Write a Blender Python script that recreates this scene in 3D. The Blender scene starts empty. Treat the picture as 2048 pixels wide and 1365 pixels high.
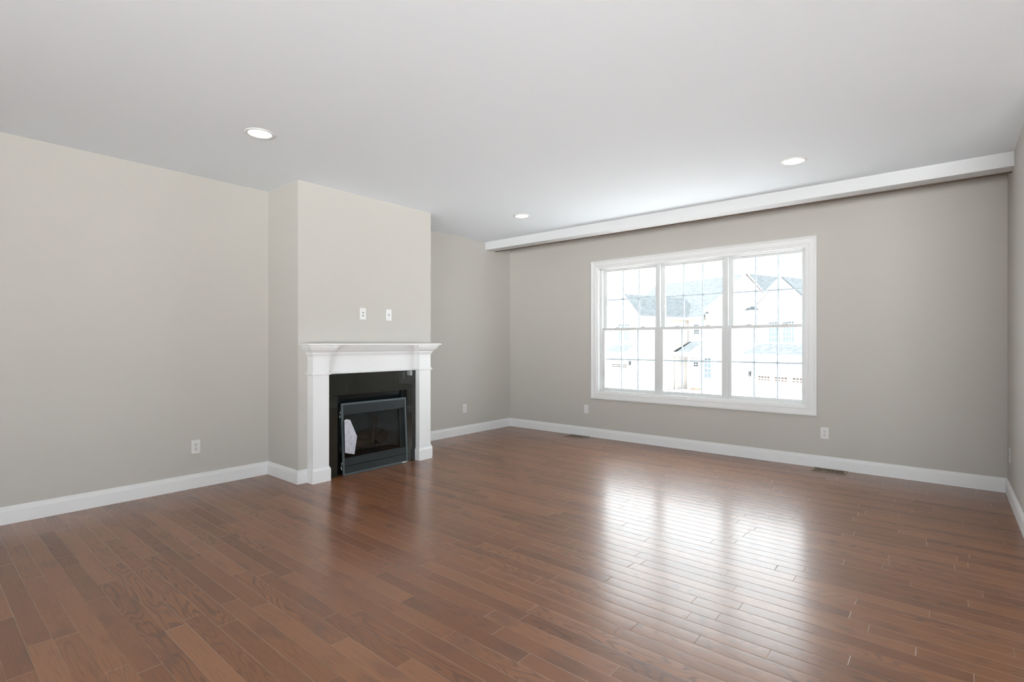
import bpy, bmesh, math, random
from mathutils import Vector, Matrix
random.seed(7)
SC = bpy.context.scene
COL = SC.collection

# ------------------------------------------------------------------ camera
F_PX, YAW, CY, EYE = 1029.7, 0.69937, 687.6, 1.25
cam_d = bpy.data.cameras.new('camera'); cam = bpy.data.objects.new('camera', cam_d); COL.objects.link(cam)
cam_d.sensor_width = 36.0
cam_d.lens = 36.0 * F_PX / 2048.0
cam_d.shift_y = (CY - 682.5) / 2048.0
cam_d.clip_start = 0.05
cam.location = (0, 0, EYE)
cam.rotation_euler = (math.pi / 2, 0, YAW)
SC.camera = cam

# ------------------------------------------------------------------ sky, exposure
W = bpy.data.worlds.new('sky'); SC.world = W; W.use_nodes = True
bg = W.node_tree.nodes['Background']
bg.inputs['Color'].default_value = (0.90, 0.96, 1.0, 1)
bg.inputs['Strength'].default_value = 3.8
sun_d = bpy.data.lights.new('sun', 'SUN'); sun_d.energy = 42.0; sun_d.angle = 0.01; sun_d.color = (1.0, 0.99, 0.98)
sun = bpy.data.objects.new('sun', sun_d); COL.objects.link(sun)
sun.rotation_euler = Vector((-0.08, -0.28, 0.955)).to_track_quat('Z', 'Y').to_euler()
SC.view_settings.view_transform = 'Standard'
SC.view_settings.look = 'None'
SC.view_settings.gamma = 1.0
SC.view_settings.use_curve_mapping = False
SC.view_settings.exposure = 1.05
SC.cycles.use_denoising = True
SC.cycles.filter_width = 1.2
SC.cycles.use_guiding = True
SC.cycles.guiding_training_samples = 32
SC.cycles.max_bounces = 10
SC.cycles.diffuse_bounces = 6
SC.cycles.transparent_max_bounces = 16
SC.cycles.sample_clamp_indirect = 8.0

# ------------------------------------------------------------------ room numbers (metres)
XL, XL2, XC, YB, XR, H = -4.97, -5.06, -4.397, 5.965, 0.40, 2.706
CY1, CY2 = 2.276, 3.817                      # chimney breast
YREAR, XFAR, YOPEN = -4.6, 4.6, 4.3          # rest of the open-plan floor behind the camera
BEAM_Y, BEAM_Y2, BEAM_Z = 5.415, 5.58, 2.594

# ------------------------------------------------------------------ material helpers
def mat(name, color, rough=0.5, metal=0.0, spec=0.5, bump=0.0, bscale=60.0, vary=0.0, vscale=3.0):
    m = bpy.data.materials.new(name); m.use_nodes = True
    nt = m.node_tree; b = nt.nodes['Principled BSDF']
    b.inputs['Base Color'].default_value = (*color, 1); b.inputs['Roughness'].default_value = rough
    b.inputs['Metallic'].default_value = metal; b.inputs['Specular IOR Level'].default_value = spec
    tc = nt.nodes.new('ShaderNodeTexCoord')
    if vary:
        n = nt.nodes.new('ShaderNodeTexNoise'); n.inputs['Scale'].default_value = vscale; n.inputs['Detail'].default_value = 4
        nt.links.new(tc.outputs['Object'], n.inputs['Vector'])
        r = nt.nodes.new('ShaderNodeMix'); r.data_type = 'RGBA'
        r.inputs[6].default_value = (*[c * (1 - vary) for c in color], 1)
        r.inputs[7].default_value = (*[min(1, c * (1 + vary)) for c in color], 1)
        nt.links.new(n.outputs['Fac'], r.inputs[0]); nt.links.new(r.outputs[2], b.inputs['Base Color'])
    if bump:
        n = nt.nodes.new('ShaderNodeTexNoise'); n.inputs['Scale'].default_value = bscale; n.inputs['Detail'].default_value = 3
        nt.links.new(tc.outputs['Object'], n.inputs['Vector'])
        bp = nt.nodes.new('ShaderNodeBump'); bp.inputs['Strength'].default_value = bump; bp.inputs['Distance'].default_value = 0.002
        nt.links.new(n.outputs['Fac'], bp.inputs['Height']); nt.links.new(bp.outputs['Normal'], b.inputs['Normal'])
    return m

def pane_mat(name, tint, ior=1.5, rough=0.0):
    m = bpy.data.materials.new(name); m.use_nodes = True
    nt = m.node_tree; nt.nodes.remove(nt.nodes['Principled BSDF'])
    out = nt.nodes['Material Output']
    t = nt.nodes.new('ShaderNodeBsdfTransparent'); t.inputs['Color'].default_value = (*tint, 1)
    g = nt.nodes.new('ShaderNodeBsdfGlossy'); g.inputs['Roughness'].default_value = rough
    f = nt.nodes.new('ShaderNodeFresnel'); f.inputs['IOR'].default_value = ior
    x = nt.nodes.new('ShaderNodeMixShader')
    nt.links.new(f.outputs['Fac'], x.inputs['Fac']); nt.links.new(t.outputs[0], x.inputs[1]); nt.links.new(g.outputs[0], x.inputs[2])
    nt.links.new(x.outputs[0], out.inputs['Surface'])
    return m

def emit_mat(name, color, strength):
    m = bpy.data.materials.new(name); m.use_nodes = True
    nt = m.node_tree; b = nt.nodes['Principled BSDF']
    b.inputs['Base Color'].default_value = (0.9, 0.9, 0.9, 1)
    b.inputs['Emission Color'].default_value = (*color, 1); b.inputs['Emission Strength'].default_value = strength
    return m

class NG:                                    # tiny node-graph helper
    def __init__(s, m): s.nt = m.node_tree
    def math(s, op, a, b=None, c=None, clamp=False):
        n = s.nt.nodes.new('ShaderNodeMath'); n.operation = op; n.use_clamp = clamp
        for i, v in enumerate((a, b, c)):
            if v is None: continue
            if isinstance(v, (int, float)): n.inputs[i].default_value = v
            else: s.nt.links.new(v, n.inputs[i])
        return n.outputs[0]
    def comb(s, x, y, z=0.0):
        n = s.nt.nodes.new('ShaderNodeCombineXYZ')
        for i, v in enumerate((x, y, z)):
            if isinstance(v, (int, float)): n.inputs[i].default_value = v
            else: s.nt.links.new(v, n.inputs[i])
        return n.outputs[0]
    def sep(s, v):
        n = s.nt.nodes.new('ShaderNodeSeparateXYZ'); s.nt.links.new(v, n.inputs[0]); return n.outputs
    def white(s, v, dim):
        n = s.nt.nodes.new('ShaderNodeTexWhiteNoise'); n.noise_dimensions = dim
        s.nt.links.new(v, n.inputs['W' if dim == '1D' else 'Vector']); return n
    def noise(s, v, scale, detail=2.0, rough=0.5):
        n = s.nt.nodes.new('ShaderNodeTexNoise'); n.inputs['Scale'].default_value = scale
        n.inputs['Detail'].default_value = detail; n.inputs['Roughness'].default_value = rough
        s.nt.links.new(v, n.inputs['Vector']); return n.outputs['Fac']
    def smooth(s, v, a, b, lo=0.0, hi=1.0):
        n = s.nt.nodes.new('ShaderNodeMapRange'); n.interpolation_type = 'SMOOTHSTEP'
        for k, x in zip(('From Min', 'From Max', 'To Min', 'To Max'), (a, b, lo, hi)): n.inputs[k].default_value = x
        s.nt.links.new(v, n.inputs['Value']); return n.outputs[0]
    def ramp(s, v, stops):
        n = s.nt.nodes.new('ShaderNodeValToRGB'); cr = n.color_ramp
        while len(cr.elements) < len(stops): cr.elements.new(0.5)
        for e, (p, c) in zip(cr.elements, stops): e.position = p; e.color = (*c, 1)
        s.nt.links.new(v, n.inputs[0]); return n.outputs[0]
    def mix(s, f, a, b, blend='MIX'):
        n = s.nt.nodes.new('ShaderNodeMix'); n.data_type = 'RGBA'; n.blend_type = blend
        for i, v in ((0, f), (6, a), (7, b)):
            if isinstance(v, (int, float)): n.inputs[i].default_value = v
            elif isinstance(v, tuple): n.inputs[i].default_value = (*v, 1)
            else: s.nt.links.new(v, n.inputs[i])
        return n.outputs[2]

def floor_mat():
    m = bpy.data.materials.new('stained_oak_boards'); m.use_nodes = True
    g = NG(m); nt = m.node_tree; b = nt.nodes['Principled BSDF']
    tc = nt.nodes.new('ShaderNodeTexCoord'); x, y, z = g.sep(tc.outputs['Object'])
    w = 0.0814
    yy = g.math('DIVIDE', g.math('SUBTRACT', y, 0.660 - 200 * w), w)
    row = g.math('FLOOR', yy); fy = g.math('FRACT', yy)
    rr = g.sep(g.white(row, '1D').outputs['Color'])
    ln = g.math('MULTIPLY_ADD', rr[1], 0.75, 0.50)
    px = g.math('DIVIDE', g.math('ADD', x, g.math('MULTIPLY_ADD', rr[0], 10.0, 40.0)), ln)
    px = g.math('ADD', px, g.math('MULTIPLY', g.noise(g.comb(g.math('MULTIPLY', x, 0.7), g.math('MULTIPLY', row, 7.31)), 1.0, 0.0), 0.9))
    col = g.math('FLOOR', px); fx = g.math('FRACT', px)
    pid = g.white(g.comb(row, col), '2D'); pr = g.sep(pid.outputs['Color']); pv = pid.outputs['Value']
    dy = g.math('MULTIPLY', g.math('MINIMUM', fy, g.math('SUBTRACT', 1.0, fy)), w)
    dx = g.math('MULTIPLY', g.math('MINIMUM', fx, g.math('SUBTRACT', 1.0, fx)), ln)
    # board tone
    tone = g.ramp(pv, [(0.0, (0.168, 0.059, 0.020)), (0.35, (0.202, 0.075, 0.027)), (0.7, (0.226, 0.087, 0.033)), (1.0, (0.262, 0.108, 0.046))])
    ox = g.math('MULTIPLY', pr[0], 31.0); oy = g.math('MULTIPLY', pr[1], 57.0)
    # cathedral figure: contour lines of a stretched noise field
    nv = g.comb(g.math('MULTIPLY_ADD', x, 1.5, ox), g.math('MULTIPLY_ADD', y, 10.0, oy))
    nf = g.noise(nv, 1.0, 1.5, 0.45)
    rings = g.math('SINE', g.math('MULTIPLY', nf, 110.0))
    rings = g.smooth(rings, 0.15, 0.95)
    amt = g.math('MULTIPLY', g.smooth(pr[2], 0.30, 0.95), 0.52)
    tone = g.mix(g.math('MULTIPLY', rings, amt), tone, (0.058, 0.022, 0.011))
    # straight fine grain and pores
    gv = g.comb(g.math('MULTIPLY_ADD', x, 5.0, ox), g.math('MULTIPLY_ADD', y, 190.0, oy))
    gf = g.noise(gv, 1.0, 4.0, 0.6)
    tone = g.mix(g.smooth(gf, 0.48, 0.72, 0.0, 0.45), tone, (0.065, 0.028, 0.016))
    # blotches of stain
    bl = g.noise(g.comb(g.math('MULTIPLY_ADD', x, 3.0, ox), g.math('MULTIPLY_ADD', y, 8.0, oy)), 1.0, 3.0)
    tone = g.mix(g.smooth(bl, 0.52, 0.75, 0.0, 0.45), tone, (0.080, 0.034, 0.020))
    # bevel highlights painted in as light seams, plus unfinished bevels at some board ends
    sm = g.noise(g.comb(g.math('MULTIPLY', x, 1.3), g.math('MULTIPLY', row, 3.7)), 1.0, 2.0)
    se = g.math('MULTIPLY', g.smooth(dy, 0.0006, 0.0017, 1.0, 0.0), g.smooth(sm, 0.40, 0.62, 0.15, 0.85))
    sx = g.math('MULTIPLY', g.smooth(dx, 0.0008, 0.0022, 1.0, 0.0), g.smooth(pr[1], 0.5, 0.6, 0.2, 0.9))
    seam = g.math('MAXIMUM', se, sx)
    tone = g.mix(seam, tone, (0.40, 0.29, 0.21))
    nt.links.new(tone, b.inputs['Base Color'])
    ro = g.math('MULTIPLY_ADD', gf, 0.09, 0.155)
    ro = g.math('ADD', ro, g.math('MULTIPLY', seam, 0.5))
    nt.links.new(ro, b.inputs['Coat Roughness'])
    b.inputs['Roughness'].default_value = 0.42
    b.inputs['IOR'].default_value = 1.5
    b.inputs['Coat IOR'].default_value = 1.5
    nt.links.new(g.math('MULTIPLY_ADD', seam, -0.6, 0.62), b.inputs['Coat Weight'])
    sp = g.math('MULTIPLY_ADD', seam, -0.3, 0.40)
    nt.links.new(sp, b.inputs['Specular IOR Level'])
    # crowned boards with eased edges
    c = g.math('SUBTRACT', fy, 0.5)
    crown = g.math('MULTIPLY', g.math('MULTIPLY', c, c), -1.3)
    edge = g.math('MINIMUM', g.smooth(dy, 0.0, 0.0025), g.smooth(dx, 0.0, 0.0025))
    tilt = g.math('MULTIPLY', c, g.math('MULTIPLY', g.math('SUBTRACT', pr[2], 0.5), 0.25))
    hgt = g.math('ADD', g.math('ADD', crown, tilt), g.math('ADD', edge, g.math('MULTIPLY', gf, 0.05)))
    bp = nt.nodes.new('ShaderNodeBump'); bp.inputs['Strength'].default_value = 1.0; bp.inputs['Distance'].default_value = 0.0007
    nt.links.new(hgt, bp.inputs['Height']); nt.links.new(bp.outputs['Normal'], b.inputs['Normal']); nt.links.new(bp.outputs['Normal'], b.inputs['Coat Normal'])
    return m

def siding_mat(name, color, pitch=0.11):
    m = bpy.data.materials.new(name); m.use_nodes = True
    g = NG(m); nt = m.node_tree; b = nt.nodes['Principled BSDF']
    tc = nt.nodes.new('ShaderNodeTexCoord'); x, y, z = g.sep(tc.outputs['Object'])
    f = g.math('FRACT', g.math('DIVIDE', z, pitch))
    c = g.mix(g.smooth(f, 0.0, 0.16, 1.0, 0.0), color, tuple(v * 0.45 for v in color))
    nt.links.new(c, b.inputs['Base Color']); b.inputs['Roughness'].default_value = 0.7
    return m

def shingle_mat(name, color):
    m = bpy.data.materials.new(name); m.use_nodes = True
    g = NG(m); nt = m.node_tree; b = nt.nodes['Principled BSDF']
    tc = nt.nodes.new('ShaderNodeTexCoord')
    x, y, z = g.sep(tc.outputs['Object'])
    v = g.comb(g.math('FLOOR', g.math('MULTIPLY', x, 6.0)), g.math('FLOOR', g.math('MULTIPLY', y, 6.0)), g.math('FLOOR', g.math('MULTIPLY', z, 14.0)))
    r = g.white(v, '3D').outputs['Value']
    c = g.mix(r, tuple(k * 0.8 for k in color), tuple(k * 1.2 for k in color))
    nt.links.new(c, b.inputs['Base Color']); b.inputs['Roughness'].default_value = 0.9; b.inputs['Specular IOR Level'].default_value = 0.1
    return m

M = dict(
    wall=mat('greige_wall_paint', (0.500, 0.479, 0.445), 0.75, bump=0.06, bscale=350),
    ceiling=mat('flat_ceiling_paint', (0.815, 0.865, 0.915), 0.9, bump=0.05, bscale=250),
    beam=mat('white_beam_paint', (0.64, 0.645, 0.655), 0.7, bump=0.04, bscale=200),
    trim=mat('white_trim_paint', (0.76, 0.76, 0.765), 0.38, bump=0.02, bscale=40),
    vinyl=mat('white_window_vinyl', (0.66, 0.67, 0.67), 0.35, bump=0.01, bscale=40),
    bar=mat('grey_white_grille_bar', (0.42, 0.46, 0.50), 0.4, bump=0.01, bscale=40),
    floor=floor_mat(),
    beam_shade=mat('shadow_line_brown', (0.10, 0.07, 0.05), 0.9, bump=0.3, bscale=80),
    plate=mat('white_plate_plastic', (0.70, 0.70, 0.69), 0.35, bump=0.01, bscale=90),
    slot=mat('dark_slot', (0.03, 0.03, 0.03), 0.6, bump=0.05),
    vent=mat('brown_register_metal', (0.24, 0.175, 0.115), 0.4, 0.3, bump=0.05, bscale=200),
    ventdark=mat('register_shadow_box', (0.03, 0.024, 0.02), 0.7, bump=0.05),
    granite=mat('polished_black_granite', (0.016, 0.017, 0.014), 0.03, spec=0.6, vary=0.12, vscale=260),
    steel=mat('blue_grey_enamelled_steel', (0.085, 0.105, 0.115), 0.38, 0.3, bump=0.05, bscale=300),
    darksteel=mat('matte_dark_steel', (0.012, 0.016, 0.018), 0.45, 0.2, bump=0.05, bscale=300),
    gloss=mat('gloss_black_metal', (0.010, 0.013, 0.014), 0.16, 0.3, bump=0.02, bscale=30),
    firebrick=mat('dark_firebox_liner', (0.21, 0.215, 0.21), 0.8, bump=0.3, bscale=30, vary=0.2, vscale=8),
    log=mat('ceramic_fire_log', (0.17, 0.13, 0.095), 0.85, bump=0.8, bscale=40, vary=0.5, vscale=14),
    ember=mat('ash_and_embers', (0.34, 0.34, 0.32), 0.95, bump=1.0, bscale=150, vary=0.7, vscale=120),
    chrome=mat('bright_latch_metal', (0.75, 0.75, 0.76), 0.25, 1.0, bump=0.02),
    bag=mat('crinkled_white_plastic', (0.46, 0.46, 0.52), 0.35, bump=1.0, bscale=30, vary=0.38, vscale=38),
    lens=emit_mat('lit_downlight_lens', (1.0, 0.97, 0.93), 3.2),
    glass=pane_mat('clear_window_glass', (0.96, 0.985, 0.975), 1.45),
    fireglass=pane_mat('smoked_fire_glass', (0.50, 0.53, 0.54), 1.5),
    siding=siding_mat('pale_siding', (0.36, 0.335, 0.315)),
    siding2=siding_mat('rosy_siding', (0.36, 0.32, 0.31)),
    housewhite=mat('house_trim_white', (0.48, 0.48, 0.48), 0.6, bump=0.02),
    shingle=shingle_mat('grey_shingles', (0.0215, 0.025, 0.0275)),
    housepane=mat('far_window_glass', (0.05, 0.065, 0.075), 0.4, spec=0.15, bump=0.01),
    lite=mat('garage_lite_glass', (0.045, 0.033, 0.027), 0.5, spec=0.1, bump=0.01),
    fascia=mat('tan_fascia', (0.42, 0.30, 0.20), 0.7, bump=0.02),
    lantern=mat('black_lantern_metal', (0.02, 0.02, 0.022), 0.4, bump=0.02),
    frontground=mat('grey_street_asphalt', (0.20, 0.20, 0.20), 0.95, vary=0.12, vscale=0.6, bump=0.3, bscale=4),
    ground=mat('pale_bounce_ground', (0.82, 0.82, 0.82), 0.95, vary=0.12, vscale=0.6, bump=0.3, bscale=4),
)

# ------------------------------------------------------------------ mesh helpers
def bm_new(): return bmesh.new()

def add_box(bm, x0, x1, y0, y1, z0, z1, bevel=0.0):
    vs = [bm.verts.new((x, y, z)) for x in (min(x0, x1), max(x0, x1)) for y in (min(y0, y1), max(y0, y1)) for z in (min(z0, z1), max(z0, z1))]
    fs = [bm.faces.new([vs[i] for i in f]) for f in ((0, 1, 3, 2), (4, 6, 7, 5), (0, 4, 5, 1), (2, 3, 7, 6), (0, 2, 6, 4), (1, 5, 7, 3))]
    if bevel:
        es = list({e for f in fs for e in f.edges})
        bmesh.ops.bevel(bm, geom=es, offset=bevel, segments=2, affect='EDGES', profile=0.6)
    return vs

def add_prism(bm, pts, ext):
    """pts: 3-D polygon, ext: extrusion vector"""
    ext = Vector(ext); a = [bm.verts.new(p) for p in pts]; b = [bm.verts.new(Vector(p) + ext) for p in pts]
    n = len(pts); bm.faces.new(a); bm.faces.new(b[::-1])
    for i in range(n): bm.faces.new((a[i], b[i], b[(i + 1) % n], a[(i + 1) % n]))

def add_lathe(bm, c, prof, axis='z', n=40, cap=True):
    rings = []
    for r, h in prof:
        ring = []
        for k in range(n):
            a = 2 * math.pi * k / n; u, v = r * math.cos(a), r * math.sin(a)
            p = {'z': (u, v, h), 'x': (h, u, v), 'y': (v, h, u)}[axis]
            ring.append(bm.verts.new(Vector(c) + Vector(p)))
        rings.append(ring)
    for A, B in zip(rings, rings[1:]):
        for k in range(n): bm.faces.new((A[k], A[(k + 1) % n], B[(k + 1) % n], B[k]))
    if cap:
        bm.faces.new(rings[0][::-1]); bm.faces.new(rings[-1])

def add_sweep(bm, path, prof, N, side=1, closed=False):
    """mitred sweep; prof = (offset in the path's plane, height along N)"""
    N = Vector(N); P = [Vector(p) for p in path]; n = len(P); rings = []
    for i, p in enumerate(P):
        t0 = (p - P[i - 1]).normalized() if (i > 0 or closed) else None
        t1 = (P[(i + 1) % n] - p).normalized() if (i < n - 1 or closed) else None
        if t0 is None: t0 = t1
        if t1 is None: t1 = t0
        o0 = N.cross(t0) * side; o1 = N.cross(t1) * side
        o = (o0 + o1).normalized(); o = o / max(0.2, o.dot(o0))
        rings.append([bm.verts.new(p + o * a + N * b) for a, b in prof])
    m = len(prof)
    for i in range(n if closed else n - 1):
        A, B = rings[i], rings[(i + 1) % n]
        for k in range(m): bm.faces.new((A[k], A[(k + 1) % m], B[(k + 1) % m], B[k]))
    if not closed:
        bm.faces.new(rings[0]); bm.faces.new(rings[-1][::-1])

def add_tube(bm, pts, radii, n=10):
    P = [Vector(p) for p in pts]; rings = []
    for i, p in enumerate(P):
        t = (P[min(i + 1, len(P) - 1)] - P[max(i - 1, 0)]).normalized()
        a = t.cross(Vector((0, 0, 1)) if abs(t.z) < 0.9 else Vector((1, 0, 0))).normalized(); b = t.cross(a)
        rings.append([bm.verts.new(p + (a * math.cos(2 * math.pi * k / n) + b * math.sin(2 * math.pi * k / n)) * radii[i]) for k in range(n)])
    for A, B in zip(rings, rings[1:]):
        for k in range(n): bm.faces.new((A[k], A[(k + 1) % n], B[(k + 1) % n], B[k]))
    bm.faces.new(rings[0][::-1]); bm.faces.new(rings[-1])

def obj(name, bm, material, parent=None, smooth=False, loc=None):
    bmesh.ops.recalc_face_normals(bm, faces=bm.faces[:])
    me = bpy.data.meshes.new(name); bm.to_mesh(me); bm.free()
    me.materials.append(M[material] if isinstance(material, str) else material)
    if smooth:
        for p in me.polygons: p.use_smooth = True
    o = bpy.data.objects.new(name, me); COL.objects.link(o)
    if parent: o.parent = parent
    if loc: o.location = loc
    return o

def boxobj(name, dims, material, parent=None, bevel=0.0):
    bm = bm_new(); add_box(bm, *dims, bevel=bevel); return obj(name, bm, material, parent)

def struct(o, label=None):
    o['kind'] = 'structure'
    if label: o['label'] = label
    return o

def thing(name, label, cat, loc=(0, 0, 0), rot=(0, 0, 0), group=None):
    o = bpy.data.objects.new(name, None); COL.objects.link(o)
    o.empty_display_size = 0.1; o.location = loc; o.rotation_euler = rot
    o['label'] = label; o['category'] = cat
    if group: o['group'] = group
    return o

def copy_thing(root, loc, rot=None, label=None):
    r = root.copy(); COL.objects.link(r); r.location = loc
    if rot is not None: r.rotation_euler = rot
    if label: r['label'] = label
    for ch in root.children:
        c = ch.copy(); COL.objects.link(c); c.parent = r
        for sub in ch.children:
            d = sub.copy(); COL.objects.link(d); d.parent = c
    return r

# ------------------------------------------------------------------ room shell
T = 0.16
struct(boxobj('floor', (XL2 - T, XFAR + T, YREAR - T, YB + T, -0.12, 0), 'floor'), 'dark stained oak board floor')
struct(boxobj('ceiling', (XL2 - T, XFAR + T, YREAR - T, YB + T, H, H + 0.14), 'ceiling'), 'flat white ceiling')
struct(boxobj('wall_left', (XL - 0.25, XL, YREAR, CY1 + 0.3, 0, H), 'wall'), 'greige wall left of the fireplace')
struct(boxobj('wall_alcove', (XL2 - T, XL2, CY1 + 0.3, YB, 0, H), 'wall'), 'greige alcove wall right of the fireplace')
# chimney breast with the firebox recess
bm = bm_new()
FB_Y0, FB_Y1, FB_Z = 2.60, 3.50, 0.80
add_box(bm, XL2, XC, CY1, FB_Y0, 0, H); add_box(bm, XL2, XC, FB_Y1, CY2, 0, H); add_box(bm, XL2, XC, FB_Y0, FB_Y1, FB_Z, H)
bmesh.ops.remove_doubles(bm, verts=bm.verts[:], dist=1e-5)
struct(obj('wall_chimney', bm, 'wall'), 'chimney breast above the fireplace')
# window wall with the opening
OX0, OX1, OZ0, OZ1 = -3.529, -1.083, 0.611, 2.250
bm = bm_new()
add_box(bm, XL2 - T, OX0, YB, YB + T, 0, H); add_box(bm, OX1, XR + T, YB, YB + T, 0, H)
add_box(bm, OX0, OX1, YB, YB + T, 0, OZ0); add_box(bm, OX0, OX1, YB, YB + T, OZ1, H)
struct(obj('wall_front', bm, 'wall'), 'greige wall around the big window')
struct(boxobj('wall_right', (XR, XR + T, YOPEN, YB, 0, H), 'wall'), 'greige wall at the right end')
# the rest of the open-plan floor behind the camera
struct(boxobj('wall_kitchen', (XR, XFAR + T, YOPEN - T, YOPEN, 0, H), 'wall'))
bm = bm_new()                                  # rear wall, wide door opening added to let in daylight
DX0, DX1, DZ = -1.5, 4.3, 2.50
add_box(bm, XL - 0.25, DX0, YREAR - T, YREAR, 0, H); add_box(bm, DX1, XFAR + T, YREAR - T, YREAR, 0, H); add_box(bm, DX0, DX1, YREAR - T, YREAR, DZ, H)
struct(obj('wall_rear', bm, 'wall'))
bm = bm_new()                                  # far side wall, wide window opening added for extra daylight
SY0, SY1, SZ0, SZ1 = -3.2, 0.2, 0.05, 2.45
add_box(bm, XFAR, XFAR + T, YREAR, SY0, 0, H); add_box(bm, XFAR, XFAR + T, SY1, YOPEN, 0, H)
add_box(bm, XFAR, XFAR + T, SY0, SY1, 0, SZ0); add_box(bm, XFAR, XFAR + T, SY0, SY1, SZ1, H)
struct(obj('wall_side', bm, 'wall'))
# beam along the ceiling in front of the window wall, brown strip on its rear edge painting in the shadow line
bm = bm_new(); add_box(bm, XL2, XR, BEAM_Y, BEAM_Y2, BEAM_Z, H, bevel=0.0)
struct(obj('beam', bm, 'beam'), 'white boxed beam across the ceiling')
struct(boxobj('beam_shadow_strip', (XL2 + 0.05, XR, BEAM_Y2, BEAM_Y2 + 0.012, BEAM_Z - 0.010, H), 'beam_shade'), 'thin brown strip standing in for the shadow line behind the beam')

# ------------------------------------------------------------------ baseboards
BB = [(0, 0), (0.014, 0), (0.014, 0.090), (0.0125, 0.094), (0.0125, 0.098), (0.010, 0.101), (0.0095, 0.108), (0.006, 0.112), (0.006, 0.119), (0.004, 0.122), (0, 0.122)]
def baseboard(name, path, side, label):
    bm = bm_new(); add_sweep(bm, path, BB, (0, 0, 1), side); return struct(obj(name, bm, 'trim'), label)
PL_W, PL_OUT = 0.171, 2.354                    # plinth of the left pilaster: outer edge
PMID = (CY1 + CY2) / 2
baseboard('baseboard_left', [(XL, YREAR, 0), (XL, CY1, 0)], -1, 'white baseboard of the left wall')
baseboard('baseboard_chimney', [(XL, CY1, 0), (XC, CY1, 0), (XC, PL_OUT, 0)], -1, 'white baseboard around the left corner of the chimney breast')
baseboard('baseboard_chimney_far', [(XC, 2 * PMID - PL_OUT, 0), (XC, CY2, 0), (XL2, CY2, 0)], -1, 'white baseboard around the far corner of the chimney breast')
baseboard('baseboard_alcove', [(XL2, CY2, 0), (XL2, YB, 0)], -1, 'white baseboard of the alcove wall')
baseboard('baseboard_front', [(XL2, YB, 0), (XR, YB, 0)], -1, 'white baseboard under the window')
baseboard('baseboard_right', [(XR, YB, 0), (XR, YOPEN - T, 0)], -1, 'white baseboard of the right wall')

# ------------------------------------------------------------------ window of three double-hung units
win = bpy.data.objects.new('window_1', None); COL.objects.link(win); struct(win, 'white triple double-hung window with grilles')
bm = bm_new()
CAS = [(0, 0), (0.092, 0), (0.092, 0.024), (0.086, 0.026), (0.080, 0.020), (0.074, 0.022), (0.068, 0.017), (0.030, 0.014), (0.024, 0.017), (0.016, 0.013), (0.004, 0.012), (0, 0.010)]
add_sweep(bm, [(OX0, YB, OZ0), (OX1, YB, OZ0), (OX1, YB, OZ1), (OX0, YB, OZ1)], CAS, (0, -1, 0), -1, closed=True)
obj('casing', bm, 'trim', win)
bm = bm_new(); J = 0.012                       # extension jamb lining the opening
add_box(bm, OX0, OX0 + J, YB - 0.006, YB + T, OZ0, OZ1); add_box(bm, OX1 - J, OX1, YB - 0.006, YB + T, OZ0, OZ1)
add_box(bm, OX0 + J, OX1 - J, YB - 0.006, YB + T, OZ0, OZ0 + J); add_box(bm, OX0 + J, OX1 - J, YB - 0.006, YB + T, OZ1 - J, OZ1)
obj('jamb', bm, 'trim', win)
UC = [-3.1, -2.2925, -1.485]; SW = 0.775       # unit centres, sash width
bm = bm_new()
add_box(bm, OX0 + J, UC[0] - SW / 2 + 0.004, YB + 0.035, YB + 0.14, OZ0 + J, OZ1 - J, 0.003)
add_box(bm, UC[2] + SW / 2 - 0.004, OX1 - J, YB + 0.035, YB + 0.14, OZ0 + J, OZ1 - J, 0.003)
for i in (0, 1): add_box(bm, UC[i] + SW / 2 - 0.003, UC[i + 1] - SW / 2 + 0.003, YB + 0.034, YB + 0.14, OZ0 + J - 0.005, OZ1 - J + 0.005, 0.002)
add_box(bm, OX0 + J, OX1 - J, YB + 0.035, YB + 0.14, OZ0 + J, 0.634, 0.003); add_box(bm, OX0 + J, OX1 - J, YB + 0.035, YB + 0.14, 2.226, OZ1 - J, 0.003)
obj('frame', bm, 'vinyl', win)
def sash(name, xc, z0, z1, y0, y1, st, rb, rt, yg):
    x0, x1 = xc - SW / 2, xc + SW / 2
    bm = bm_new()
    for a in ((x0, x0 + st, y0, y1, z0, z1), (x1 - st, x1, y0, y1, z0, z1), (x0 + st, x1 - st, y0, y1, z0, z0 + rb), (x0 + st, x1 - st, y0, y1, z1 - rt, z1)):
        add_box(bm, *a, bevel=0.003)
    s = obj(name, bm, 'vinyl', win)
    gx0, gx1, gz0, gz1 = x0 + st, x1 - st, z0 + rb, z1 - rt
    bm = bm_new(); v = [bm.verts.new(p) for p in ((gx0 - .005, yg, gz0 - .005), (gx1 + .005, yg, gz0 - .005), (gx1 + .005, yg, gz1 + .005), (gx0 - .005, yg, gz1 + .005))]; bm.faces.new(v)
    obj('pane', bm, 'glass', s)
    bm = bm_new(); hw = 0.008; gw = gx1 - gx0
    for k in (1, 2): add_box(bm, gx0 + gw * k / 3 - hw, gx0 + gw * k / 3 + hw, yg + 0.004, yg + 0.010, gz0, gz1)
    zc = (gz0 + gz1) / 2; add_box(bm, gx0, gx1, yg + 0.003, yg + 0.011, zc - hw, zc + hw)
    obj('grille', bm, 'bar', s)
    return s
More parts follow.
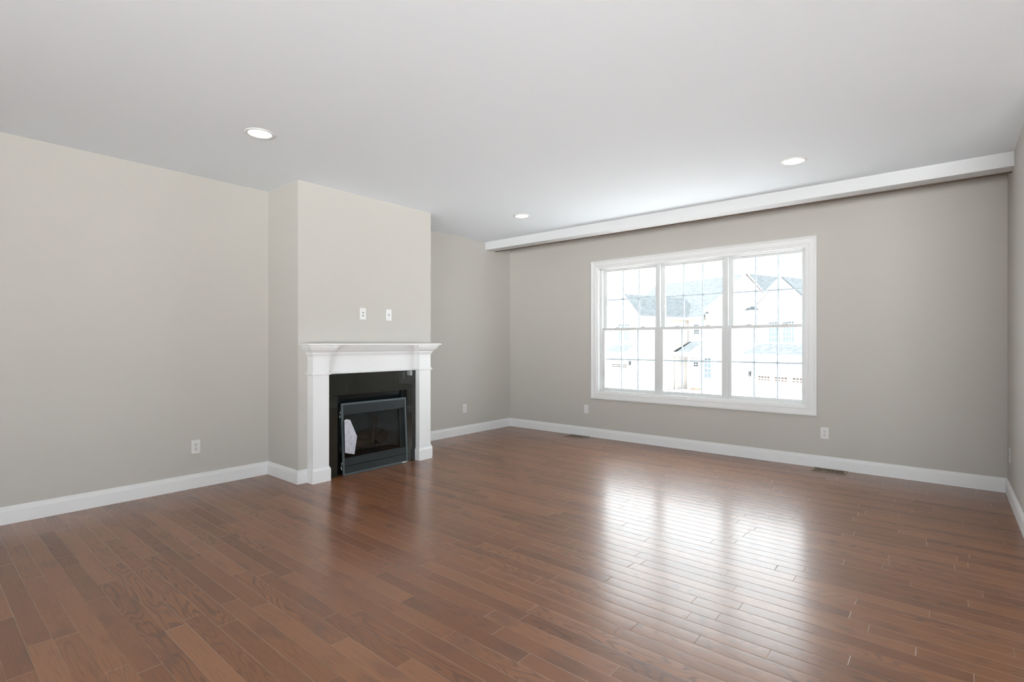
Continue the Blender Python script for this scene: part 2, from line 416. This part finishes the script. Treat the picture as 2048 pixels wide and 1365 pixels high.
for xc in UC:
    lo = sash('lower_sash', xc, 0.630, 1.454, YB + 0.045, YB + 0.085, 0.038, 0.037, 0.034, YB + 0.060)
    sash('upper_sash', xc, 1.420, 2.232, YB + 0.088, YB + 0.128, 0.046, 0.036, 0.034, YB + 0.102)
    for dx in (-0.17, 0.19):                   # sash locks on the meeting rail
        bm = bm_new(); add_box(bm, xc + dx - 0.028, xc + dx + 0.028, YB + 0.05, YB + 0.075, 1.454, 1.461, 0.002); add_tube(bm, [(xc + dx - 0.02, YB + 0.06, 1.463), (xc + dx + 0.022, YB + 0.052, 1.465)], [0.004, 0.003], 8)
        obj('sash_lock', bm, 'vinyl', lo)

# unseen rear door and side window, added behind the camera to brighten the room
def added_glazing(name, axis, c, a0, a1, z0, z1, n):
    e = bpy.data.objects.new(name, None); COL.objects.link(e); struct(e)
    def bx(bm, p0, p1, q0, q1):
        if axis == 'y': add_box(bm, p0, p1, c, c + 0.05, q0, q1)
        else: add_box(bm, c, c + 0.05, p0, p1, q0, q1)
    bm = bm_new(); w = 0.05
    for k in range(n + 1):
        p = a0 + (a1 - a0 - w) * k / n; bx(bm, p, p + w, z0, z1)
    bx(bm, a0, a1, z0, z0 + w); bx(bm, a0, a1, z1 - w, z1)
    obj('frame', bm, 'vinyl', e)
    bm = bm_new()
    q = [(a0, z0), (a1, z0), (a1, z1), (a0, z1)]
    bm.faces.new([bm.verts.new((p, c + 0.025, z) if axis == 'y' else (c + 0.025, p, z)) for p, z in q])
    obj('pane', bm, 'glass', e)
added_glazing('added_rear_door', 'y', YREAR - 0.1, DX0, DX1, 0.0, DZ, 6)
added_glazing('added_side_window', 'x', XFAR + 0.05, SY0, SY1, SZ0, SZ1, 3)

# ------------------------------------------------------------------ recessed ceiling lights
def downlight(x, y, label):
    t = thing('recessed_light', label, 'ceiling light', (x, y, H), group='recessed ceiling lights')
    bm = bm_new(); add_lathe(bm, (0, 0, 0), [(0.074, -0.002), (0.076, -0.005), (0.088, -0.006), (0.095, -0.003), (0.096, 0.0), (0.074, 0.0)], n=48, cap=False)
    obj('trim_ring', bm, 'plate', t, True)
    bm = bm_new(); add_lathe(bm, (0, 0, 0), [(0.075, -0.0015), (0.05, -0.003), (0.02, -0.004), (0.002, -0.0042)], n=48)
    obj('lens', bm, 'lens', t, True)
    return t
d0 = downlight(-3.631, 1.604, 'round lit recessed light nearest the left wall, before the fireplace')
copy_thing(d0, (-3.698, 4.569, H), label='round lit recessed light beyond the fireplace, by the alcove end of the beam')
copy_thing(d0, (-0.927, 4.586, H), label='round lit recessed light in the ceiling in front of the right half of the window')

# ------------------------------------------------------------------ fireplace mantel
man = thing('fireplace_mantel', 'white painted wooden mantel with crown shelf and two pilasters', 'mantel', (XC, PMID, 0))
HW = (CY2 - CY1) / 2
MY = 0.693                                    # outer plinth half-width
PI_O, PI_I = 0.683, 0.527                     # pilaster outer / inner offsets from the middle
bm = bm_new(); add_box(bm, 0, 0.178, -HW, HW, 1.235, 1.250, 0.003); obj('shelf', bm, 'trim', man)
def brk(p, q):                                # path round a moulding that breaks forward over the pilasters
    o = PI_O; i = PI_I
    return [(0, -o, 0), (p, -o, 0), (p, -i, 0), (q, -i, 0), (q, i, 0), (p, i, 0), (p, o, 0), (0, o, 0)]
CROWN = [(0, 1.150), (0.012, 1.150), (0.014, 1.158), (0.018, 1.160), (0.018, 1.168), (0.022, 1.172), (0.032, 1.180), (0.046, 1.196), (0.056, 1.214), (0.058, 1.219), (0.063, 1.221), (0.063, 1.232), (0.066, 1.235), (0, 1.235)]
bm = bm_new(); add_sweep(bm, brk(0.098, 0.028), CROWN, (0, 0, 1), -1); obj('crown_moulding', bm, 'trim', man)
COVE = [(0, 1.128), (0.002, 1.128), (0.005, 1.140), (0.012, 1.150), (0, 1.150)]
bm = bm_new(); add_sweep(bm, brk(0.098, 0.028), COVE, (0, 0, 1), -1); obj('bed_moulding', bm, 'trim', man)
bm = bm_new(); add_box(bm, 0, 0.028, -PI_I, PI_I, 0.968, 1.15); obj('frieze', bm, 'trim', man)
LIST = [(0, 0.966), (0.010, 0.966), (0.013, 0.970), (0.013, 0.980), (0.007, 0.986), (0.004, 0.992), (0, 0.992)]
bm = bm_new(); add_sweep(bm, brk(0.098, 0.030), LIST, (0, 0, 1), -1); obj('list_moulding', bm, 'trim', man)
for s in (-1, 1):
    bm = bm_new(); add_box(bm, 0, 0.098, s * PI_I, s * PI_O, 0, 1.15, 0.002); pil = obj('pilaster', bm, 'trim', man)
    bm = bm_new(); a, b = (PI_I, PI_O) if s > 0 else (-PI_O, -PI_I)
    PLN = [(0, 0), (0.012, 0), (0.012, 0.108), (0.010, 0.114), (0.006, 0.120), (0.005, 0.127), (0.002, 0.131), (0, 0.131)]
    add_sweep(bm, [(0, a, 0), (0.098, a, 0), (0.098, b, 0), (0, b, 0)], PLN, (0, 0, 1), -1); obj('plinth', bm, 'trim', pil)

# ------------------------------------------------------------------ granite surround
sur = thing('fireplace_surround', 'polished black granite surround framing the firebox', 'fireplace surround', (XC, PMID, 0))
SX = 0.037; OY0, OY1, OZT = 2.642 - PMID, 3.456 - PMID, 0.760
bm = bm_new(); add_box(bm, 0.001, SX, -PI_I + 0.001, PI_I - 0.001, OZT + 0.001, 0.966, 0.0015); obj('header_slab', bm, 'granite', sur)
bm = bm_new(); add_box(bm, 0.001, SX, -PI_I + 0.001, OY0, 0.0, OZT - 0.001, 0.0015); obj('side_slab', bm, 'granite', sur)
bm = bm_new(); add_box(bm, 0.001, SX, OY1, PI_I - 0.001, 0.0, OZT - 0.001, 0.0015); obj('side_slab', bm, 'granite', sur)

# ------------------------------------------------------------------ firebox with gas logs
fbx = thing('gas_fireplace', 'black gas firebox with ceramic logs set into the chimney breast', 'fireplace', (XC, PMID, 0))
a0, a1 = FB_Y0 - PMID + 0.004, FB_Y1 - PMID - 0.004
bm = bm_new()                                  # metal shell: floor, sides, back, top
add_box(bm, -0.50, -0.01, a0, a0 + 0.02, 0.001, FB_Z - 0.005); add_box(bm, -0.50, -0.01, a1 - 0.02, a1, 0.001, FB_Z - 0.005)
add_box(bm, -0.50, -0.01, a0, a1, FB_Z - 0.025, FB_Z - 0.005); add_box(bm, -0.50, -0.01, a0, a1, 0.001, 0.02); add_box(bm, -0.50, -0.48, a0, a1, 0.001, FB_Z - 0.005)
obj('shell', bm, 'gloss', fbx)
bm = bm_new(); add_box(bm, -0.010, 0.0, a0, OY0 + 0.045, 0.02, FB_Z - 0.03); obj('face_flange', bm, 'gloss', fbx)
bm = bm_new(); add_box(bm, -0.010, 0.0, OY1 - 0.045, a1, 0.02, FB_Z - 0.03); obj('face_flange', bm, 'gloss', fbx)
bm = bm_new()                                  # sloping hood lip over the opening
add_prism(bm, [(-0.012, a0 + 0.02, 0.770), (-0.012, a0 + 0.02, 0.758), (-0.040, a0 + 0.02, 0.640), (-0.052, a0 + 0.02, 0.640), (-0.030, a0 + 0.02, 0.770)], (0, a1 - a0 - 0.04, 0)); obj('hood', bm, 'gloss', fbx)
bm = bm_new()                                  # splayed liner
add_prism(bm, [(-0.06, OY0 + 0.03, 0.17), (-0.06, OY0 + 0.05, 0.17), (-0.38, OY0 + 0.19, 0.17), (-0.38, OY0 + 0.17, 0.17)], (0, 0, 0.44))
add_prism(bm, [(-0.06, OY1 - 0.03, 0.17), (-0.06, OY1 - 0.05, 0.17), (-0.38, OY1 - 0.19, 0.17), (-0.38, OY1 - 0.17, 0.17)], (0, 0, 0.44))
add_box(bm, -0.40, -0.38, OY0 + 0.17, OY1 - 0.17, 0.17, 0.61); add_box(bm, -0.40, -0.06, OY0 + 0.03, OY1 - 0.03, 0.61, 0.62)
obj('liner', bm, 'firebrick', fbx)
bm = bm_new()
NX, NY = 12, 40; grid = []
for i in range(NX + 1):
    grid.append([bm.verts.new((-0.37 + 0.30 * i / NX, OY0 + 0.06 + (OY1 - OY0 - 0.12) * j / NY, 0.185 + random.uniform(0, 0.022))) for j in range(NY + 1)])
for i in range(NX):
    for j in range(NY): bm.faces.new((grid[i][j], grid[i + 1][j], grid[i + 1][j + 1], grid[i][j + 1]))
ob = obj('ember_bed', bm, 'ember', fbx, True); ob['kind'] = 'stuff'
def flog(pts, r, name='log'):
    bm = bm_new(); P = []; R = []
    for k in range(9):
        t = k / 8; p = Vector(pts[0]).lerp(Vector(pts[1]), t)
        P.append(p + Vector((random.uniform(-.006, .006), 0, random.uniform(-.008, .008)))); R.append(r * (1 + random.uniform(-.12, .12)))
    add_tube(bm, P, R, 14); return obj(name, bm, 'log', fbx, True)
flog([(-0.27, -0.14, 0.27), (-0.25, 0.26, 0.29)], 0.052)
flog([(-0.17, -0.14, 0.235), (-0.19, 0.13, 0.225)], 0.036)
flog([(-0.13, 0.09, 0.215), (-0.25, 0.22, 0.46)], 0.024)
flog([(-0.16, 0.17, 0.23), (-0.20, 0.30, 0.29)], 0.052)

# ------------------------------------------------------------------ leaning front panel
PH = 0.682; lean = math.atan2(0.035, PH)
pan = thing('fireplace_front_panel', 'grey steel framed glass fireplace front leaning in the firebox opening', 'fireplace screen', (-4.325, 3.0605, 0.002), (0, -lean, 0))
pw = 0.3815
def ring(bm, y0, y1, z0, z1, w, x0, x1, bev=0.002):
    add_box(bm, x0, x1, y0, y1, z0, z0 + w, bev); add_box(bm, x0, x1, y0, y1, z1 - w, z1, bev)
    add_box(bm, x0, x1, y0, y0 + w, z0 + w, z1 - w, bev); add_box(bm, x0, x1, y1 - w, y1, z0 + w, z1 - w, bev)
bm = bm_new(); ring(bm, -pw, pw, 0, PH, 0.019, -0.012, 0); obj('outer_frame', bm, 'steel', pan)
bm = bm_new(); ring(bm, -pw + 0.004, pw - 0.004, 0.004, PH - 0.004, 0.012, -0.030, -0.012, 0.001); obj('frame_return', bm, 'gloss', pan)
bm = bm_new(); add_box(bm, -0.012, -0.005, -pw + 0.019, pw - 0.019, 0.577, PH - 0.019, 0.001)
obj('top_band', bm, 'darksteel', pan)
bm = bm_new(); add_prism(bm, [(-0.014, pw - 0.088, 0.16), (-0.0125, pw - 0.088, 0.16), (-0.010, pw - 0.019, 0.16), (-0.014, pw - 0.019, 0.16)], (0, 0, 0.417)); obj('side_band', bm, 'gloss', pan)
for z0, z1 in ((0.020, 0.086), (0.092, 0.160)):
    bm = bm_new(); add_prism(bm, [(-0.014, -pw + 0.020, z0), (-0.003, -pw + 0.020, z0), (-0.008, -pw + 0.020, z1), (-0.014, -pw + 0.020, z1)], (0, 2 * pw - 0.040, 0)); obj('louver', bm, 'darksteel', pan)
bm = bm_new(); bm.faces.new([bm.verts.new(p) for p in ((-0.013, -pw + 0.025, 0.155), (-0.013, pw - 0.08, 0.155), (-0.013, pw - 0.08, 0.580), (-0.013, -pw + 0.025, 0.580))]); obj('glass', bm, 'fireglass', pan)
bm = bm_new(); ring(bm, -pw + 0.022, pw - 0.080, 0.158, 0.577, 0.006, -0.012, -0.006, 0.001); obj('glass_bead', bm, 'darksteel', pan)
for z0, z1 in ((0.545, 0.61), (0.055, 0.125)):
    bm = bm_new(); add_tube(bm, [(-0.020 + 0.006 * math.sin(k * 0.8 + 40 * z0), -pw - 0.003, z0 + (z1 - z0) * k / 8) for k in range(9)], [0.0035] * 9, 8)
    l = obj('latch', bm, 'chrome', pan, True); l['label'] = 'bright metal spring latch'
bm = bm_new(); add_box(bm, 0.0, 0.0012, pw - 0.075, pw - 0.018, 0.004, 0.012); t = obj('rating_strip', bm, 'plate', pan); t['label'] = 'small white strip'

# crumpled plastic bag in front of the glass, tucked behind the left of the frame
bag = None
bm = bm_new()
poly = [(-0.360, 0.522), (-0.338, 0.530), (-0.298, 0.520), (-0.228, 0.355), (-0.262, 0.188), (-0.345, 0.212), (-0.362, 0.215)]
cen = (-0.305, 0.36); layers = [1.0, 0.82, 0.6, 0.35, 0.12]
for sgn in (1, -1):
    rings = []
    for L in layers:
        rr = []
        npt = 28; per = []
        for i, p in enumerate(poly):
            q = poly[(i + 1) % len(poly)]
            for k in range(4): per.append((p[0] + (q[0] - p[0]) * k / 4, p[1] + (q[1] - p[1]) * k / 4))
        for (a, b) in per:
            th = 0.010 * (1 - L ** 2) + (random.uniform(-0.0015, 0.0015) if L < 1 else 0)
            rr.append(bm.verts.new((sgn * th + 0.012, cen[0] + (a - cen[0]) * L, cen[1] + (b - cen[1]) * L)))
        rings.append(rr)
    for A, B in zip(rings, rings[1:]):
        n = len(A)
        for k in range(n): bm.faces.new((A[k], A[(k + 1) % n], B[(k + 1) % n], B[k]))
    bm.faces.new(rings[-1])
bmesh.ops.remove_doubles(bm, verts=bm.verts[:], dist=1e-5)
bag = obj('plastic_bag', bm, 'bag', None)
bag.location = (-4.325, 3.0605, 0.002); bag.rotation_euler = (0, -lean, 0)
bag['label'] = 'crumpled white plastic document bag stuck to the fireplace glass'; bag['category'] = 'plastic bag'

# ------------------------------------------------------------------ outlets, blank plates
def plate_base(t):
    bm = bm_new(); add_box(bm, -0.035, 0.035, -0.006, 0, -0.0575, 0.0575, 0.0022); return obj('cover_plate', bm, 'plate', t)
def outlet(loc, rz, label, faces=True):
    t = thing('electrical_outlet', label, 'outlet', loc, (0, 0, rz), 'white wall outlets and plates')
    p = plate_base(t)
    for s in (-1, 1):
        bm = bm_new(); zc = s * 0.0195
        add_box(bm, -0.0165, 0.0165, -0.0085, -0.005, zc - 0.014, zc + 0.014, 0.0015); r = obj('receptacle', bm, 'plate', t)
        bm = bm_new(); add_box(bm, -0.0085, -0.0055, -0.0088, -0.006, zc - 0.001, zc + 0.009); add_box(bm, 0.0055, 0.0085, -0.0088, -0.006, zc - 0.001, zc + 0.009)
        add_lathe(bm, (0, 0, zc - 0.0075), [(0.0034, -0.0088), (0.0034, -0.006)], 'y', 12); obj('slots', bm, 'slot', r)
    bm = bm_new(); add_lathe(bm, (0, 0, 0), [(0.003, -0.0075), (0.0032, -0.006)], 'y', 14); obj('screw', bm, 'chrome', t)
    return t
def jack(loc, rz, label, name, holes, dark):
    t = thing(name, label, 'wall plate', loc, (0, 0, rz), 'white wall outlets and plates')
    plate_base(t)
    bm = bm_new(); add_box(bm, -0.0165, 0.0165, -0.0078, -0.005, -0.034, 0.034, 0.001); ins = obj('insert', bm, 'plate', t)
    for dx, z in holes:
        bm = bm_new(); add_lathe(bm, (dx, 0, z), [(0.0065, -0.0088), (0.0065, -0.006)], 'y', 14); obj('jack_hole', bm, dark, ins)
    return t
R90 = math.pi / 2
outlet((XL, 1.650, 0.356), R90, 'duplex outlet low on the left wall, left of the fireplace')
outlet((XL2, 5.003, 0.357), R90, 'duplex outlet low on the alcove wall between fireplace and corner')
outlet((-0.923, YB, 0.352), 0, 'duplex outlet under the lower right corner of the window casing')
jack((-3.704, YB, 0.365), 0, 'blank ribbed plate low on the window wall, left of the window casing', 'wall_plate', [], 'slot')
outlet((XR, 5.73, 0.352), -R90, 'outlet seen edge-on, low on the right wall')
jack((XC, 2.9385, 1.5435), R90, 'left one of the two white plates above the mantel, with two dots', 'media_plate', [(0, 0.010), (0, -0.018)], 'slot')
jack((XC, 3.2465, 1.5445), R90, 'right one of the two white plates above the mantel, with one dark hole', 'media_plate', [(0, 0.0)], 'slot')

# ------------------------------------------------------------------ floor registers
def register(x0, x1, y0, y1, label):
    t = thing('floor_register', label, 'floor vent', ((x0 + x1) / 2, (y0 + y1) / 2, 0), group='brown floor registers')
    hx, hy = (x1 - x0) / 2, (y1 - y0) / 2
    bm = bm_new(); w = 0.022
    for a in ((-hx, hx, -hy, -hy + w), (-hx, hx, hy - w, hy), (-hx, -hx + w, -hy + w, hy - w), (hx - w, hx, -hy + w, hy - w)): add_box(bm, *a, 0.0, 0.005, 0.0015)
    obj('rim', bm, 'vent', t)
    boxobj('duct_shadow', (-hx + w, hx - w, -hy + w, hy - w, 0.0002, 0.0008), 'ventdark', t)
    n = 19; bm = bm_new()
    for k in range(n):
        x = -hx + w + (2 * hx - 2 * w) * (k + 0.5) / n; add_box(bm, x - 0.0022, x + 0.0022, -hy + w, hy - w, 0.0008, 0.0040)
    add_box(bm, -hx + w, hx - w, -0.003, 0.003, 0.0008, 0.0040)
    obj('slats', bm, 'vent', t)
    return t
register(-1.010, -0.722, 5.775, 5.945, 'brown louvred floor register in front of the outlet by the window')
register(-3.930, -3.645, 5.778, 5.945, 'brown louvred floor register in front of the blank plate near the corner')

# ------------------------------------------------------------------ outside: ground and three houses
struct(boxobj('ground', (-70, 40, YB + T + 0.05, 90, -2.0, -1.84), 'frontground'))
struct(boxobj('bounce_ground_rear', (-40, 40, -45, YREAR - T - 0.05, -0.35, -0.20), 'ground'))  # unseen ground, made pale to bounce sunlight up to the ceiling
struct(boxobj('bounce_ground_side', (XFAR + T + 0.05, 45, YREAR - T, YB + T, -0.35, -0.20), 'ground'))  # same pale bounce surface outside the added side window
TH = math.radians(-19)                         # the street runs 19 degrees off the window wall; x = along the fronts, y = depth
def house(label):
    return thing('townhouse', label, 'house', (0, 0, 0), (0, 0, TH), 'pale townhouses across the street')
def roof_slab(t, pts, th=0.05, name='roof', m='shingle'):
    n = (Vector(pts[1]) - Vector(pts[0])).cross(Vector(pts[2]) - Vector(pts[0])).normalized()
    if n.z < 0: n = -n
    bm = bm_new(); add_prism(bm, pts, n * th); return obj(name, bm, m, t)
def wedge(t, s0, s1, yf, yb, z0, z1, zb, name='pent_frame', skew=0.0):
    bm = bm_new(); add_prism(bm, [(s0, yf, z0), (s0, yb, z1), (s0, yb, zb), (s0, yf, zb)], (s1 - s0, 0, 0)); add_box(bm, s0 - .03, s1 + .03, yf - .05, yf + .01, z0 - .12, z0 + .10); add_prism(bm, [(s1, yf, z0 - .1), (s1, yf, z0 + .10), (s1 + skew, yb, z1 + .14), (s1 + skew, yb, z1 - .1)], (.03, 0, 0)); return obj(name, bm, 'housewhite', t)
def hwin(t, s0, s1, z0, z1, y, nx, nz, split=True):
    bm = bm_new(); w = 0.06
    ring2 = ((s0 - w, s1 + w, z0 - w, z0), (s0 - w, s1 + w, z1, z1 + w), (s0 - w, s0, z0, z1), (s1, s1 + w, z0, z1))
    for a, b, c, d in ring2: add_box(bm, a, b, y - 0.05, y + 0.02, c, d)
    for k in range(1, nx): x = s0 + (s1 - s0) * k / nx; add_box(bm, x - .014, x + .014, y - 0.035, y, z0, z1)
    for k in range(1, nz):
        z = z0 + (z1 - z0) * k / nz; h = 0.030 if (split and k == nz // 2) else 0.014; add_box(bm, s0, s1, y - 0.036, y, z - h, z + h)
    f = obj('window', bm, 'housewhite', t)
    boxobj('pane', (s0, s1, y - 0.028, y - 0.02, z0, z1), 'housepane', f)
def lites(t, s0, s1, z0, z1, y, nx):
    bm = bm_new(); w = (s1 - s0) / nx
    for k in range(nx):
        for r in range(2):
            zz = z0 + (z1 - z0) * r / 2
            add_box(bm, s0 + k * w + w * .16, s0 + (k + 1) * w - w * .16, y - 0.012, y, zz + (z1 - z0) * .12, zz + (z1 - z0) * .40)
    return obj('glazing', bm, 'lite', t)
def lantern(t, s, z, y):
    bm = bm_new(); add_box(bm, s - .05, s + .05, y - 0.16, y - 0.06, z - .12, z + .08, 0.01); add_prism(bm, [(s - .08, y - .19, z + .08), (s + .08, y - .19, z + .08), (s, y - .19, z + .15)], (0, .16, 0)); add_box(bm, s - .02, s + .02, y - 0.08, y, z, z + .05)
    obj('wall_lantern', bm, 'lantern', t)
G = -1.84
# left house: gabled garage wing
h1 = house('pale townhouse with gabled garage wing, big grey roof and porch over its front door')
qf, qb = 24.0, 28.8
sL, sA, sRt, ze, za = -26.75, -25.50, -24.30, 2.98, 4.50
bm = bm_new(); add_prism(bm, [(sL, qf, G), (sRt, qf, G), (sRt, qf, ze + .15), (sA, qf, za - .05), (sL, qf, ze + .1)], (0, qb - qf + 1, 0)); obj('wall', bm, 'siding', h1)
bm = bm_new(); add_prism(bm, [(sL, qf - .03, G), (sRt, qf - .03, G), (sRt, qf - .03, ze + .15), (sA, qf - .03, za - .05), (sL, qf - .03, ze + .1)], (0, 0.025, 0)); obj('front_cladding', bm, 'housewhite', h1)
roof_slab(h1, [(sA, qf - .2, za), (sRt + .28, qf - .2, ze), (sRt + .28, qb + 1, ze), (sA, qb + 1, za)])
roof_slab(h1, [(sA, qf - .2, za), (sL - .28, qf - .2, ze - .1), (sL - .28, qb + 1, ze - .1), (sA, qb + 1, za)], .05, 'roof', 'housewhite')
for sE, zE in ((sRt + .30, ze), (sL - .30, ze - .1)):
    bm = bm_new(); add_prism(bm, [(sA, qf - .24, za + .16), (sA, qf - .24, za - .10), (sE, qf - .24, zE - .10), (sE, qf - .24, zE + .14)], (0, .05, 0)); obj('rake_board', bm, 'housewhite', h1)
bm = bm_new(); add_box(bm, sRt + .26, sRt + .34, qf - .2, qb - .2, ze - .12, ze + .04); obj('gutter', bm, 'housewhite', h1)
bm = bm_new(); add_box(bm, sRt + .02, sRt + .25, qf + .2, qb - .2, ze - .15, ze - .12); obj('soffit', bm, 'fascia', h1)
hwin(h1, -26.00, -25.58, 1.46, 2.52, qf - .03, 2, 4); hwin(h1, -25.42, -25.00, 1.46, 2.52, qf - .03, 2, 4)
roof_slab(h1, [(-26.7, qf - .9, .62), (-24.5, qf - .9, .62), (-24.3, qf - .02, 1.12), (-26.7, qf - .02, 1.12)], name='pent_roof')
wedge(h1, -26.68, -24.5, qf - .92, qf - .05, .60, 1.06, .40, skew=.2)
bm = bm_new(); add_box(bm, -26.7, -24.65, qf - .8, qf - .76, .36, .40); obj('pent_soffit', bm, 'fascia', h1)
gd = boxobj('garage_door', (-26.72, -25.1, qf - .08, qf - .02, G, -.02), 'housewhite', h1)
for a in (-26.65, -26.2, -25.62): lites(gd, a, a + .42, -.36, -.12, qf - .085, 4)
lantern(h1, -24.88, -.05, qf - .03)
# middle house: main roof, entry, front gable
h2 = h1
qc, qr = 28.8, 32.75
bm = bm_new(); add_box(bm, -29.5, -18.2, qc, qr + 4, G, 3.0); obj('wall', bm, 'siding', h2)
bm = bm_new(); add_box(bm, -24.25, -23.0, qc - .05, qc, G, 3.0); obj('entry_panel', bm, 'housewhite', h2)
roof_slab(h2, [(-31.0, qc - .3, 2.98), (-22.8, qc - .3, 2.98), (-22.45, qr, 6.12), (-31.0, qr, 6.12)])
roof_slab(h2, [(-31.0, qr + 4.2, 2.98), (-22.6, qr + 4.2, 2.98), (-22.6, qr, 6.12), (-31.0, qr, 6.12)])
bm = bm_new(); add_box(bm, -24.0, -22.78, qc - .36, qc - .26, 2.84, 3.06); obj('gutter', bm, 'housewhite', h2)
bm = bm_new(); add_box(bm, -24.25, -22.8, qc - .24, qc, 2.82, 2.85); obj('soffit', bm, 'fascia', h2)
qg = 28.6
gp = [(-22.75, qg, G), (-18.35, qg, G), (-18.35, qg, 3.95), (-19.72, qg, 5.45), (-22.75, qg, 3.40)]
bm = bm_new(); add_prism(bm, gp, (0, 3.5, 0)); obj('gable_wall', bm, 'siding2', h2)
roof_slab(h2, [(-19.72, qg - .04, 5.52), (-22.80, qg - .04, 3.40), (-22.80, qg + 3.5, 3.40), (-19.72, qg + 3.5, 5.52)], .05, 'gable_roof')
roof_slab(h2, [(-19.72, qg - .04, 5.52), (-18.05, qg - .04, 3.62), (-18.05, qg + 3.5, 3.62), (-19.72, qg + 3.5, 5.52)], .05, 'gable_roof')
bm = bm_new(); add_prism(bm, [(-19.72, qg - .09, 5.62), (-19.72, qg - .09, 5.42), (-22.95, qg - .09, 3.20), (-22.95, qg - .09, 3.40)], (0, .06, 0)); obj('rake_board', bm, 'housewhite', h2)
bm = bm_new(); add_prism(bm, [(-19.72, qg - .09, 5.66), (-19.72, qg - .09, 5.60), (-18.05, qg - .09, 3.72), (-18.05, qg - .09, 3.80)], (0, .06, 0)); obj('rake_board', bm, 'fascia', h2)
hwin(h2, -22.78, -22.28, -1.03, .26, qg, 2, 4)
bm = bm_new(); add_box(bm, -22.95, -22.12, qg - .06, qg, -1.22, -1.14); obj('window_sill', bm, 'fascia', h2)
hwin(h2, -23.74, -23.36, 1.86, 2.54, qc - .05, 3, 4, False)
dr = boxobj('front_door', (-23.98, -23.22, qc - .12, qc - .05, G + .02, .20), 'housewhite', h2)
bm = bm_new()
for a in (-23.74, -23.55):
    for z in (-.30, -.14): add_box(bm, a, a + .15, qc - .13, qc - .12, z, z + .11)
obj('glazing', bm, 'housepane', dr)
bm = bm_new(); add_box(bm, -24.0, -23.2, qc - .5, qc - .1, G - .02, G + .04); obj('door_step', bm, 'fascia', h2)
roof_slab(h2, [(-24.35, qc - 1.5, .62), (-23.0, qc - 1.5, .62), (-22.95, qc - .02, 1.32), (-24.1, qc - .02, 1.32)], .08, 'porch_roof')
wedge(h2, -24.30, -23.0, qc - 1.48, qc - .06, .60, 1.26, .38, 'porch_frame', skew=.06)
for a in (-24.22, -23.16):
    bm = bm_new(); add_box(bm, a, a + .12, qc - 1.44, qc - 1.32, G, .40); obj('porch_post', bm, 'housewhite', h2)
bm = bm_new(); add_prism(bm, [(-22.74, qg - .06, 3.24), (-22.42, qg - .06, 3.24), (-22.56, qg - .06, 3.36)], (0, .06, 0)); obj('louvre_vent', bm, 'shingle', h2)
# right house: gabled garage front
h3 = house('white gabled townhouse with a wide garage door under two tall windows, behind the right sashes')
qh = 25.0
bm = bm_new(); add_prism(bm, [(-16.75, qh, G), (-13.0, qh, G), (-13.0, qh, 2.4), (-15.2, qh, 4.55), (-16.75, qh, 3.2)], (0, 7, 0)); obj('wall', bm, 'housewhite', h3)
roof_slab(h3, [(-15.2, qh - .2, 4.58), (-12.6, qh - .2, 2.05), (-12.6, qh + 7, 2.05), (-15.2, qh + 7, 4.58)])
roof_slab(h3, [(-15.2, qh - .2, 4.58), (-17.0, qh - .2, 3.06), (-17.0, qh + 7, 3.06), (-15.2, qh + 7, 4.58)], .06, 'roof', 'housewhite')
bm = bm_new(); add_prism(bm, [(-17.2, qh - .25, 3.03), (-16.55, qh - .25, 3.03), (-16.7, qh - .25, 3.18), (-17.0, qh - .25, 3.15)], (0, .25, 0)); obj('eave_return', bm, 'shingle', h3)
for a, b in ((-15.92, -15.34), (-15.18, -14.62)): hwin(h3, a, b, 1.30, 2.34, qh, 4, 4, False)
qG = 24.3
bm = bm_new(); add_box(bm, -16.6, -13.0, qG, qh, G, .45); obj('garage_front', bm, 'housewhite', h3)
roof_slab(h3, [(-16.85, qG - .35, .64), (-12.9, qG - .35, .64), (-12.9, qh - .01, 1.20), (-16.45, qh - .01, 1.20)], name='pent_roof')
wedge(h3, -16.80, -12.9, qG - .33, qh - .02, .62, 1.14, .45)
bm = bm_new(); add_box(bm, -16.65, -12.9, qG - .3, qG - .02, .41, .445); obj('pent_soffit', bm, 'fascia', h3)
gd = boxobj('garage_door', (-16.2, -13.3, qG - .06, qG, G, -.12), 'housewhite', h3)
for a, b in ((-16.06, -15.42), (-15.18, -14.52), (-14.27, -13.6)): lites(gd, a, b, -.64, -.38, qG - .065, 4)
lantern(h3, -16.5, -.32, qG)
